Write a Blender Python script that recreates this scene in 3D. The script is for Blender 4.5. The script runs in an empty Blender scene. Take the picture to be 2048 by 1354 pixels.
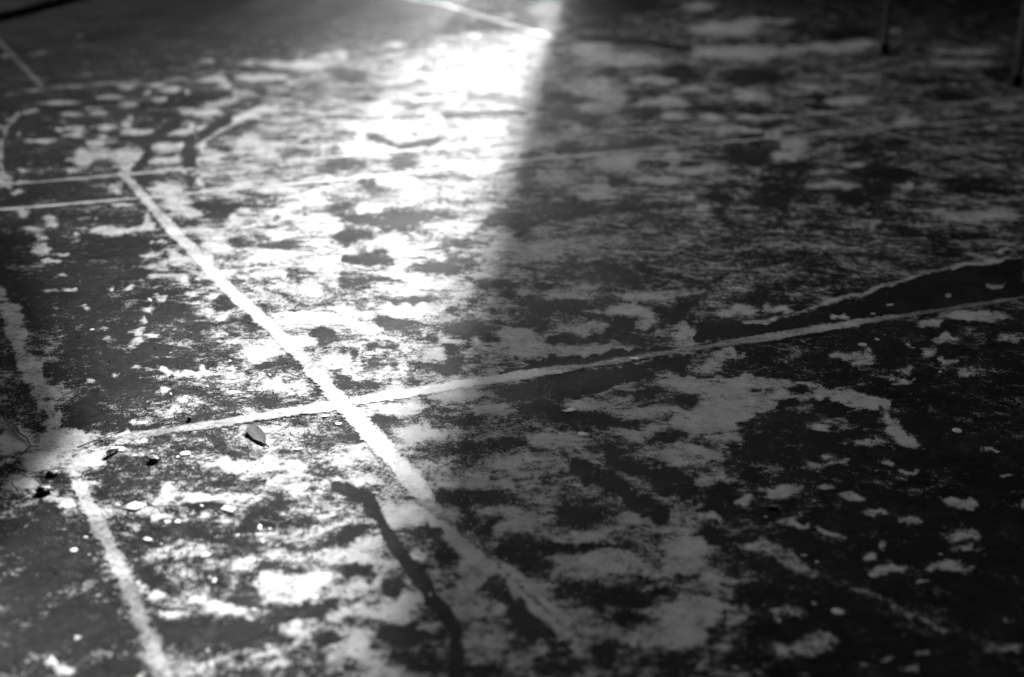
import bpy, bmesh, math, random
import numpy as np
from mathutils import Vector, Matrix

random.seed(7)
rng = np.random.default_rng(11)
S = bpy.context.scene
C = S.collection
R = math.radians

# ------------------------------------------------------------------ camera
PW, PH, F = 2048.0, 1354.0, 2844.0          # photo pixels, 50 mm lens on a 36 mm frame
CAM_H, PITCH, ROLL = 1.40, R(18.8), R(0.6)
cam = bpy.data.objects.new('camera', bpy.data.cameras.new('camera'))
C.objects.link(cam)
cam.data.lens = 50.0
cam.data.sensor_width = 36.0
cam.data.clip_start = 0.05
cam.data.clip_end = 2000.0
CAM_M = Matrix.Translation((0, 0, CAM_H)) @ Matrix.Rotation(math.pi / 2 - PITCH, 4, 'X') @ Matrix.Rotation(ROLL, 4, 'Z')
cam.matrix_world = CAM_M
cam.data.dof.use_dof = True
cam.data.dof.focus_distance = 3.95
cam.data.dof.aperture_fstop = 1.5
cam.data.dof.aperture_blades = 9
S.camera = cam

# ------------------------------------------------------------------ light (black and white photograph: grey sky, white sun)
SUN_AZ, SUN_EL = R(3.6), R(25.0)            # azimuth clockwise from +Y (the view direction)
w = bpy.data.worlds.new('World')
S.world = w
w.use_nodes = True
nt = w.node_tree
bg = nt.nodes['Background']
sky = nt.nodes.new('ShaderNodeTexSky')
sky.sky_type = 'NISHITA'
sky.sun_disc = False
sky.sun_elevation = SUN_EL
sky.sun_rotation = SUN_AZ
sky.dust_density = 3.0
bw = nt.nodes.new('ShaderNodeRGBToBW')
nt.links.new(sky.outputs[0], bw.inputs[0])
nt.links.new(bw.outputs[0], bg.inputs['Color'])
bg.inputs['Strength'].default_value = 0.15
sun = bpy.data.objects.new('sun', bpy.data.lights.new('sun', 'SUN'))
C.objects.link(sun)
sun.data.energy = 2.8
sun.data.angle = R(1.2)
sun.data.color = (1, 1, 1)
sd = Vector((math.sin(SUN_AZ) * math.cos(SUN_EL), math.cos(SUN_AZ) * math.cos(SUN_EL), math.sin(SUN_EL)))
sun.rotation_euler = sd.to_track_quat('Z', 'Y').to_euler()
sun.location = (3, 40, 18)

S.view_settings.view_transform = 'Standard'
S.view_settings.look = 'None'
S.view_settings.exposure = 2.35
S.view_settings.gamma = 1.0
S.render.engine = 'CYCLES'
S.cycles.use_denoising = True
S.cycles.max_bounces = 6

# ------------------------------------------------------------------ helpers
RM = np.array(CAM_M.to_3x3())

def ground_np(px, py, z=0.0):
    """photo pixels -> points on the floor"""
    d = np.stack([(px - PW / 2) / F, (PH / 2 - py) / F, -np.ones_like(px)], -1) @ RM.T
    t = (z - CAM_H) / d[..., 2]
    return d[..., 0] * t, d[..., 1] * t

def at(px, py, z=0.0):
    x, y = ground_np(np.array([float(px)]), np.array([float(py)]), z)
    return Vector((x[0], y[0], z))

def px_m(px, py):
    """metres per photo pixel (across) at that floor point"""
    return (at(px, py) - Vector((0, 0, CAM_H))).length / F

def link(name, me, mat=None, parent=None):
    o = bpy.data.objects.new(name, me)
    C.objects.link(o)
    if mat is not None and not me.materials:
        me.materials.append(mat)
    if parent is not None:
        o.parent = parent
    return o

def tag(o, label=None, cat=None, group=None, kind=None):
    for k, v in (('label', label), ('category', cat), ('group', group), ('kind', kind)):
        if v:
            o[k] = v
    return o

def bm_mesh(bm, name, smooth=False):
    me = bpy.data.meshes.new(name)
    bm.to_mesh(me)
    bm.free()
    if smooth:
        me.polygons.foreach_set('use_smooth', [True] * len(me.polygons))
    return me

def add_box(bm, x0, x1, y0, y1, z0, z1):
    v = [bm.verts.new((x, y, z)) for x in (x0, x1) for y in (y0, y1) for z in (z0, z1)]
    for f in ((0, 1, 3, 2), (4, 6, 7, 5), (0, 4, 5, 1), (2, 3, 7, 6), (0, 2, 6, 4), (1, 5, 7, 3)):
        bm.faces.new([v[i] for i in f])

def add_tube(bm, pts, radii, seg=8, cap=True):
    rings = []
    for i, p in enumerate(pts):
        p = Vector(p)
        d = (Vector(pts[min(i + 1, len(pts) - 1)]) - Vector(pts[max(i - 1, 0)])).normalized()
        a = d.orthogonal().normalized() if not rings else (prev - d * prev.dot(d)).normalized()
        prev = a
        b = d.cross(a)
        rings.append([bm.verts.new(p + (a * math.cos(t) + b * math.sin(t)) * radii[i])
                      for t in (2 * math.pi * k / seg for k in range(seg))])
    for r0, r1 in zip(rings, rings[1:]):
        for k in range(seg):
            bm.faces.new((r0[k], r0[(k + 1) % seg], r1[(k + 1) % seg], r1[k]))
    if cap:
        bm.faces.new(rings[0][::-1])
        bm.faces.new(rings[-1])

# ------------------------------------------------------------------ materials
def new_mat(name):
    m = bpy.data.materials.new(name)
    m.use_nodes = True
    return m, m.node_tree.nodes, m.node_tree.links, m.node_tree.nodes['Principled BSDF']

def noise(N, L, vec, scale, detail=4, rough=0.55, dist=0.0):
    n = N.new('ShaderNodeTexNoise')
    n.inputs['Scale'].default_value = scale
    n.inputs['Detail'].default_value = detail
    n.inputs['Roughness'].default_value = rough
    n.inputs['Distortion'].default_value = dist
    L.new(vec, n.inputs['Vector'])
    return n.outputs['Fac']

def math_n(N, L, op, a, b=None, c=None):
    n = N.new('ShaderNodeMath')
    n.operation = op
    for i, v in enumerate((a, b, c)):
        if v is None:
            continue
        if isinstance(v, (int, float)):
            n.inputs[i].default_value = v
        else:
            L.new(v, n.inputs[i])
    return n.outputs[0]

def smooth(N, L, v, lo, hi, o0=0.0, o1=1.0):
    n = N.new('ShaderNodeMapRange')
    n.interpolation_type = 'SMOOTHSTEP'
    for i, x in enumerate((lo, hi, o0, o1)):
        n.inputs[i + 1].default_value = x
    L.new(v, n.inputs[0])
    return n.outputs[0]

def mixf(N, L, f, a, b):
    n = N.new('ShaderNodeMix')
    n.data_type = 'FLOAT'
    for s, v in ((0, f), (2, a), (3, b)):
        if isinstance(v, (int, float)):
            n.inputs[s].default_value = v
        else:
            L.new(v, n.inputs[s])
    return n.outputs[0]

def plain(name, grey, rough=0.6, spec=0.5, var=0.25, scale=20.0, bump=0.0):
    m, N, L, P = new_mat(name)
    tc = N.new('ShaderNodeTexCoord')
    n = noise(N, L, tc.outputs['Object'], scale, 5)
    v = smooth(N, L, n, 0.25, 0.75, grey * (1 - var), grey * (1 + var))
    L.new(v, P.inputs['Base Color'])
    P.inputs['Roughness'].default_value = rough
    P.inputs['Specular IOR Level'].default_value = spec
    if bump:
        b = N.new('ShaderNodeBump')
        b.inputs['Strength'].default_value = 0.6
        b.inputs['Distance'].default_value = bump
        L.new(n, b.inputs['Height'])
        L.new(b.outputs[0], P.inputs['Normal'])
    return m

def floor_material():
    m, N, L, P = new_mat('worn_floor')
    tc = N.new('ShaderNodeTexCoord')
    v = tc.outputs['Object']
    at_n = N.new('ShaderNodeAttribute')
    at_n.attribute_name = 'cover'
    c = at_n.outputs['Fac']
    n1 = noise(N, L, v, 6.0, 8, 0.68, 0.5)
    n2 = noise(N, L, v, 42.0, 6, 0.72)
    n3 = noise(N, L, v, 260.0, 3, 0.6)
    s = math_n(N, L, 'MULTIPLY_ADD', math_n(N, L, 'SUBTRACT', n1, 0.5), 4.0, c)
    nm_ = noise(N, L, v, 17.0, 6, 0.68, 0.3)
    s = math_n(N, L, 'MULTIPLY_ADD', math_n(N, L, 'SUBTRACT', nm_, 0.5), 2.6, s)
    s = math_n(N, L, 'MULTIPLY_ADD', math_n(N, L, 'SUBTRACT', n2, 0.5), 3.0, s)
    s = math_n(N, L, 'MULTIPLY_ADD', math_n(N, L, 'SUBTRACT', n3, 0.5), 2.6, s)
    nw = noise(N, L, v, 1.1, 4, 0.6)
    grit = math_n(N, L, 'MULTIPLY', smooth(N, L, nw, 0.35, 0.65, 0.6, 2.4), math_n(N, L, 'SUBTRACT', noise(N, L, v, 110.0, 4, 0.75), 0.5))
    s = math_n(N, L, 'MULTIPLY_ADD', grit, 1.6, s)
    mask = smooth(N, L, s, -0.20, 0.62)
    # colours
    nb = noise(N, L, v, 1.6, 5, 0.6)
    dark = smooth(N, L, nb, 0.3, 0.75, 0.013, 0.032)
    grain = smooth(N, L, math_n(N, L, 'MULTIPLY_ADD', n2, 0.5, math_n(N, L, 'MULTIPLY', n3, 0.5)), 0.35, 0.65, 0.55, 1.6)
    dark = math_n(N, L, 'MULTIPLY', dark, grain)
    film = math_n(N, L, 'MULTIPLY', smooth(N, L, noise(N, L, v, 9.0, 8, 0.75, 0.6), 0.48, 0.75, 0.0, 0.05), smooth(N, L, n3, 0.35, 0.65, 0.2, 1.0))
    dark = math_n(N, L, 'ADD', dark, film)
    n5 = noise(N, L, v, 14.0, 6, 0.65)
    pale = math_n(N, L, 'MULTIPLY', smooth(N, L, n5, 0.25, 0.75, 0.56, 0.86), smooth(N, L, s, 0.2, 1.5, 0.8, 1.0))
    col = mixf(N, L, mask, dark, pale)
    L.new(col, P.inputs['Base Color'])
    nr = noise(N, L, v, 2.3, 4)
    rd = smooth(N, L, nr, 0.3, 0.7, 0.50, 0.62)
    L.new(mixf(N, L, mask, rd, 0.7), P.inputs['Roughness'])
    L.new(mixf(N, L, mask, 0.003, 0.004), P.inputs['Specular IOR Level'])
    b = N.new('ShaderNodeBump')
    b.inputs['Strength'].default_value = 0.5
    b.inputs['Distance'].default_value = 0.003
    hsum = math_n(N, L, 'MULTIPLY_ADD', n3, 0.3, math_n(N, L, 'MULTIPLY', mask, 0.5))
    hsum = math_n(N, L, 'MULTIPLY_ADD', n2, 0.3, hsum)
    L.new(hsum, b.inputs['Height'])
    L.new(b.outputs[0], P.inputs['Normal'])
    return m

def line_material():
    m, N, L, P = new_mat('worn_line_paint')
    tc = N.new('ShaderNodeTexCoord')
    v = tc.outputs['Object']
    n1 = noise(N, L, v, 6.0, 5, 0.6, 0.3)
    n2 = noise(N, L, v, 60.0, 5, 0.65)
    n3 = noise(N, L, v, 220.0, 3, 0.6)
    at_n = N.new('ShaderNodeAttribute')
    at_n.attribute_name = 'wear'
    s = math_n(N, L, 'MULTIPLY_ADD', n2, 0.9, n1)
    s = math_n(N, L, 'MULTIPLY_ADD', n3, 0.6, s)
    s = math_n(N, L, 'SUBTRACT', s, at_n.outputs['Fac'])
    mask = smooth(N, L, s, 0.85, 1.55)
    pale = smooth(N, L, n1, 0.3, 0.7, 0.55, 0.80)
    bare = smooth(N, L, n2, 0.3, 0.7, 0.10, 0.24)
    L.new(mixf(N, L, mask, bare, pale), P.inputs['Base Color'])
    P.inputs['Roughness'].default_value = 0.6
    P.inputs['Specular IOR Level'].default_value = 0.03
    b = N.new('ShaderNodeBump')
    b.inputs['Strength'].default_value = 0.4
    b.inputs['Distance'].default_value = 0.001
    L.new(s, b.inputs['Height'])
    L.new(b.outputs[0], P.inputs['Normal'])
    ed = N.new('ShaderNodeAttribute')
    ed.attribute_name = 'edge'
    nm = noise(N, L, v, 11.0, 4)
    e = math_n(N, L, 'MULTIPLY_ADD', math_n(N, L, 'SUBTRACT', n2, 0.5), 2.0, ed.outputs['Fac'])
    e = math_n(N, L, 'MULTIPLY_ADD', math_n(N, L, 'SUBTRACT', nm, 0.5), 1.6, e)
    e = math_n(N, L, 'MULTIPLY_ADD', math_n(N, L, 'SUBTRACT', n3, 0.5), 0.7, e)
    e = math_n(N, L, 'MULTIPLY_ADD', math_n(N, L, 'MAXIMUM', math_n(N, L, 'ADD', at_n.outputs['Fac'], 0.12), 0.0), 1.1, e)
    L.new(smooth(N, L, e, 0.88, 1.10, 1.0, 0.0), P.inputs['Alpha'])
    return m

M_FLOOR = floor_material()
M_LINE = line_material()
M_CHIP = plain('chalky_flake', 0.6, 0.55, 0.4, 0.08, 90, 0.0015)
M_CRUMB = plain('pale_crumb', 0.68, 0.6, 0.4, 0.15, 200)
M_DARK = plain('dark_husk', 0.02, 0.45, 0.5, 0.4, 150, 0.002)
M_TWIG = plain('twig_bark', 0.018, 0.7, 0.3, 0.4, 200)
M_LEAF = plain('dry_leaf', 0.13, 0.7, 0.1, 0.12, 60, 0.0006)
M_POLE = plain('dull_pole_metal', 0.22, 0.6, 0.3, 0.2, 12)
M_BLACK = plain('matte_black', 0.006, 0.8, 0.0, 0.3, 30)
M_WALL = plain('old_concrete', 0.16, 0.85, 0.2, 0.2, 3, 0.004)
M_ROOF = plain('roof_sheet', 0.08, 0.8, 0.2, 0.2, 2)
M_YARD = plain('yard_ground', 0.12, 0.9, 0.2, 0.3, 0.8)

# ------------------------------------------------------------------ where the pale crust lies on the floor
# read off the photograph piece by piece: nine overlapping views, each 700 x 460 photo pixels,
# with ellipses (x, y, rx, ry[, turn in degrees]) in that view's 2048-wide pixels
VIEWS = {'tl': (0, 0), 'tm': (680, 0), 'tr': (1348, 0), 'ml': (0, 440), 'mm': (680, 440), 'mr': (1348, 440),
         'bl': (0, 894), 'bm': (680, 894), 'br': (1348, 894)}
VS = 700.0 / 2048.0

# overall amount, coarse, from the top row down (rows at y = 0..1354, columns x = 0..2048)
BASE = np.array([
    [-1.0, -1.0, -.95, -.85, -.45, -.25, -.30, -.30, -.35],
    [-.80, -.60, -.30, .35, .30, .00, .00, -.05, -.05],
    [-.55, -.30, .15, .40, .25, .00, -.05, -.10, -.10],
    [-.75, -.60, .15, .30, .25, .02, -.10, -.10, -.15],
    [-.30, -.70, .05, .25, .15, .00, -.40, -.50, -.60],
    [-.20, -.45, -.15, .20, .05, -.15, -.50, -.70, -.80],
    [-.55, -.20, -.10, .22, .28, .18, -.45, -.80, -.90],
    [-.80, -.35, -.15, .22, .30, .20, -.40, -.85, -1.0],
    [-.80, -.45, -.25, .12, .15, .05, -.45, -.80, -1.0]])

# marks painted before the ellipses: polygons (view, value, points)
POLYS = [
    ('tm', .32, [(150, 350), (480, 270), (700, 300), (1000, 260), (1250, 230), (1230, 380), (1200, 560), (1180, 680), (1120, 780),
                 (1000, 950), (1020, 1080), (1040, 1170), (850, 1240), (800, 1346), (600, 1250), (250, 1240), (0, 1200), (0, 480), (90, 430)]),
    ('tl', .22, [(1560, 520), (1800, 440), (2048, 420), (2048, 1120), (1560, 1120), (1420, 1000), (1400, 860), (1500, 640)]),
    ('mm', -2.2, [(860, 948), (1110, 840), (1530, 780), (1840, 745), (1910, 775), (1780, 810), (1300, 880)]),
    ('mm', -.95, [(880, 1015), (1100, 945), (1700, 842), (2048, 790), (2048, 890), (1800, 910), (1650, 960), (1430, 1030), (1000, 1060)]),
    ('mr', -1.5, [(250, 605), (500, 605), (690, 565), (1050, 465), (1300, 365), (1650, 265), (1950, 245), (2048, 245), (2048, 440),
                (1700, 500), (1200, 590), (700, 690), (120, 715), (90, 680)]),
    ('mr', .8, [(0, 915), (500, 905), (640, 930), (870, 990), (1040, 990), (1250, 1070), (1220, 1110), (1100, 1110), (860, 1050), (600, 1060),
                (560, 1110), (420, 1160), (300, 1220), (0, 1250)]),
]
# streaks (view, value, half width, points)
STREAKS = [
    ('tl', .02, 8, [(40, 550), (250, 520), (480, 500), (700, 490), (900, 480), (1100, 460), (1300, 440)]),
    ('tl', -.35, 5, [(20, 470), (400, 445), (850, 405), (1200, 385)]),
    ('tl', .35, 10, [(100, 660), (50, 740), (20, 830), (10, 920), (20, 1000), (50, 1080), (90, 1150)]),
    ('tl', 1, 12, [(1180, 880), (1200, 810), (1340, 720), (1420, 680)]),
    ('tl', -1, 22, [(1050, 690), (1000, 740), (900, 800), (820, 820)]),
    ('tl', -1, 22, [(860, 840), (855, 930), (800, 980)]),
    ('tl', -1, 30, [(1105, 830), (1110, 980)]),
    ('tl', -1, 14, [(700, 812), (1100, 815)]),
    ('tl', -1, 24, [(1180, 790), (1330, 700)]),
    ('tm', -1, 14, [(750, 565), (900, 575), (1040, 590)]),
    ('tm', -1, 13, [(620, 680), (850, 670), (1060, 660)]),
    ('tm', -.9, 13, [(180, 800), (340, 860), (580, 820)]),
    ('tm', -1, 12, [(1290, 880), (1700, 860)]),
    ('tm', -1, 15, [(1400, 215), (1700, 240), (2048, 290)]),
    ('mm', -.8, 20, [(0, 230), (280, 250)]),
    ('mr', .6, 9, [(400, 600), (520, 595), (700, 540), (900, 480), (1180, 400), (1500, 310), (1700, 260), (1930, 235)]),
    ('ml', .7, 42, [(0, 450), (60, 600), (130, 780), (190, 900), (270, 1080), (320, 1250)]),
    ('bm', -1.2, 34, [(0, 240), (150, 300), (260, 460), (350, 600), (430, 720), (530, 870), (620, 980), (680, 1080), (690, 1200), (670, 1346)]),
    ('bm', 1.0, 50, [(560, 420), (700, 560), (860, 700), (980, 760), (1080, 860), (1180, 950), (1280, 1010)]),
    ('bm', -.6, 44, [(870, 800), (1000, 920), (1130, 1060), (1280, 1180), (1400, 1300)]),
    ('bm', -.75, 50, [(1350, 110), (1500, 170), (1650, 260), (1800, 340), (1900, 390)]),
    ('bm', -.75, 50, [(1600, 60), (1850, 160), (2048, 270)]),
    ('br', -.25, 16, [(470, 560), (600, 640), (760, 720), (1000, 790), (1200, 890), (1400, 990), (1600, 1080), (1850, 1170), (2048, 1210)]),
    ('br', .35, 36, [(500, 570), (640, 650), (780, 725)]),
]
DARK = {
    'tl': [(200, 750, 130, 60), (880, 1050, 180, 50), (1430, 740, 110, 36), (1950, 960, 85, 48), (900, 640, 160, 40), (1300, 880, 80, 25),
           (1120, 570, 120, 40), (350, 1120, 250, 50), (130, 930, 100, 60), (650, 1180, 260, 30), (1600, 1260, 40, 30), (1280, 1230, 130, 60)],
    'tm': [(60, 450, 100, 40), (160, 575, 60, 16), (430, 620, 80, 20), (480, 745, 15, 6), (580, 810, 40, 25), (60, 970, 110, 48),
           (370, 950, 80, 45), (560, 1030, 80, 15), (180, 1080, 60, 35), (50, 1220, 80, 35), (300, 1270, 330, 45), (1500, 60, 150, 60),
           (1700, 40, 200, 40), (1500, 150, 180, 25), (1980, 430, 110, 50), (1580, 430, 60, 25), (1320, 570, 110, 35), (1300, 650, 110, 50),
           (1450, 700, 90, 50), (1800, 660, 120, 40), (1750, 550, 120, 20), (1100, 905, 70, 25), (1800, 830, 90, 35), (1090, 1050, 60, 80),
           (1600, 1060, 60, 30), (950, 1280, 110, 50), (1300, 1230, 230, 45), (1700, 1200, 150, 50), (1080, 1300, 120, 40), (860, 1000, 30, 14)],
    'tr': [(480, 450, 180, 45), (100, 460, 110, 35), (180, 640, 150, 30), (450, 650, 100, 25), (400, 900, 150, 60), (700, 970, 150, 20),
           (640, 1050, 150, 25), (850, 570, 90, 25), (1000, 200, 180, 40), (700, 150, 60, 20), (1100, 860, 110, 25), (1300, 850, 90, 30),
           (560, 730, 60, 20), (450, 800, 80, 20), (860, 625, 90, 22), (1450, 470, 100, 25), (600, 1150, 150, 60), (1250, 1030, 200, 60),
           (280, 1150, 80, 30), (1100, 1150, 150, 60), (1300, 310, 60, 20), (1600, 560, 150, 40), (1900, 430, 100, 40), (1750, 1100, 150, 40)],
    'ml': [(600, 250, 300, 150), (650, 480, 250, 60), (1400, 130, 70, 35), (1650, 140, 120, 22), (1720, 320, 90, 38), (1500, 580, 75, 60),
           (1860, 690, 60, 45), (1560, 880, 110, 45), (1960, 930, 60, 40), (1820, 980, 80, 50), (1100, 150, 50, 25, 50), (1330, 480, 80, 40),
           (600, 800, 300, 60), (200, 400, 120, 200), (480, 1130, 120, 80), (700, 1210, 160, 30), (1690, 790, 45, 20)],
    'mm': [(60, 90, 90, 80), (340, 30, 140, 35), (960, 20, 150, 25), (830, 130, 140, 30), (1090, 90, 40, 30), (180, 200, 80, 25),
           (430, 220, 40, 14), (560, 290, 200, 32), (700, 250, 150, 18), (120, 380, 120, 48), (340, 370, 30, 10), (420, 465, 160, 17),
           (680, 520, 70, 24), (300, 600, 120, 40), (350, 650, 100, 38), (210, 730, 80, 38), (460, 690, 70, 25), (760, 650, 130, 48),
           (940, 690, 60, 25), (870, 380, 160, 24), (1180, 380, 80, 20), (660, 740, 90, 30), (650, 810, 80, 40), (30, 800, 50, 30),
           (210, 860, 80, 35), (40, 960, 60, 30), (140, 970, 60, 20), (620, 890, 90, 35), (1300, 510, 290, 48), (1150, 560, 100, 38),
           (1150, 620, 120, 28), (1300, 690, 100, 34), (1650, 650, 160, 75), (1650, 320, 200, 48), (1960, 560, 100, 58), (1270, 800, 50, 18),
           (1040, 810, 40, 7), (1750, 520, 60, 18), (1240, 1080, 180, 60), (1350, 1160, 150, 60), (1600, 1190, 180, 38), (1780, 1020, 60, 38),
           (1990, 1060, 70, 38), (740, 1170, 130, 38), (230, 1170, 80, 38), (100, 1260, 90, 38), (1000, 1300, 150, 34), (1950, 1290, 80, 28)],
    'mr': [(80, 1030, 100, 60), (500, 1000, 80, 30), (700, 1000, 90, 35), (1500, 760, 300, 50), (500, 800, 150, 40), (700, 850, 250, 40),
           (1900, 1050, 350, 200), (600, 1250, 120, 60), (1500, 1000, 250, 60)],
    'bl': [(1300, 1100, 330, 85), (850, 740, 105, 70), (1200, 340, 100, 28), (250, 900, 260, 380), (1600, 450, 150, 60), (1450, 800, 70, 60),
           (1950, 900, 130, 40), (1400, 900, 140, 45), (1900, 1130, 100, 45), (1000, 1150, 80, 120), (830, 1040, 60, 30)],
    'bm': [(640, 620, 60, 90), (1080, 600, 150, 80), (1130, 720, 100, 60), (640, 290, 120, 58), (520, 490, 40, 40), (620, 500, 90, 40),
           (880, 290, 120, 58), (1400, 380, 130, 68), (850, 450, 110, 58), (1330, 590, 220, 38), (1400, 830, 130, 68), (1600, 880, 250, 58),
           (1780, 920, 70, 28), (1700, 1030, 150, 38), (1080, 1050, 90, 58), (400, 1100, 200, 80), (450, 1260, 150, 80), (330, 830, 80, 58),
           (100, 740, 120, 48), (40, 520, 70, 58), (1980, 1250, 100, 80), (1300, 1280, 150, 60), (1580, 1220, 50, 90), (1750, 1260, 40, 28),
           (800, 1300, 200, 40), (1900, 840, 50, 24)],
    'br': [(60, 190, 90, 90), (280, 320, 100, 70), (700, 400, 70, 40), (600, 750, 150, 70), (450, 900, 120, 70), (900, 600, 200, 70),
           (200, 1080, 90, 60), (500, 1130, 130, 60)],
}
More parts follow.
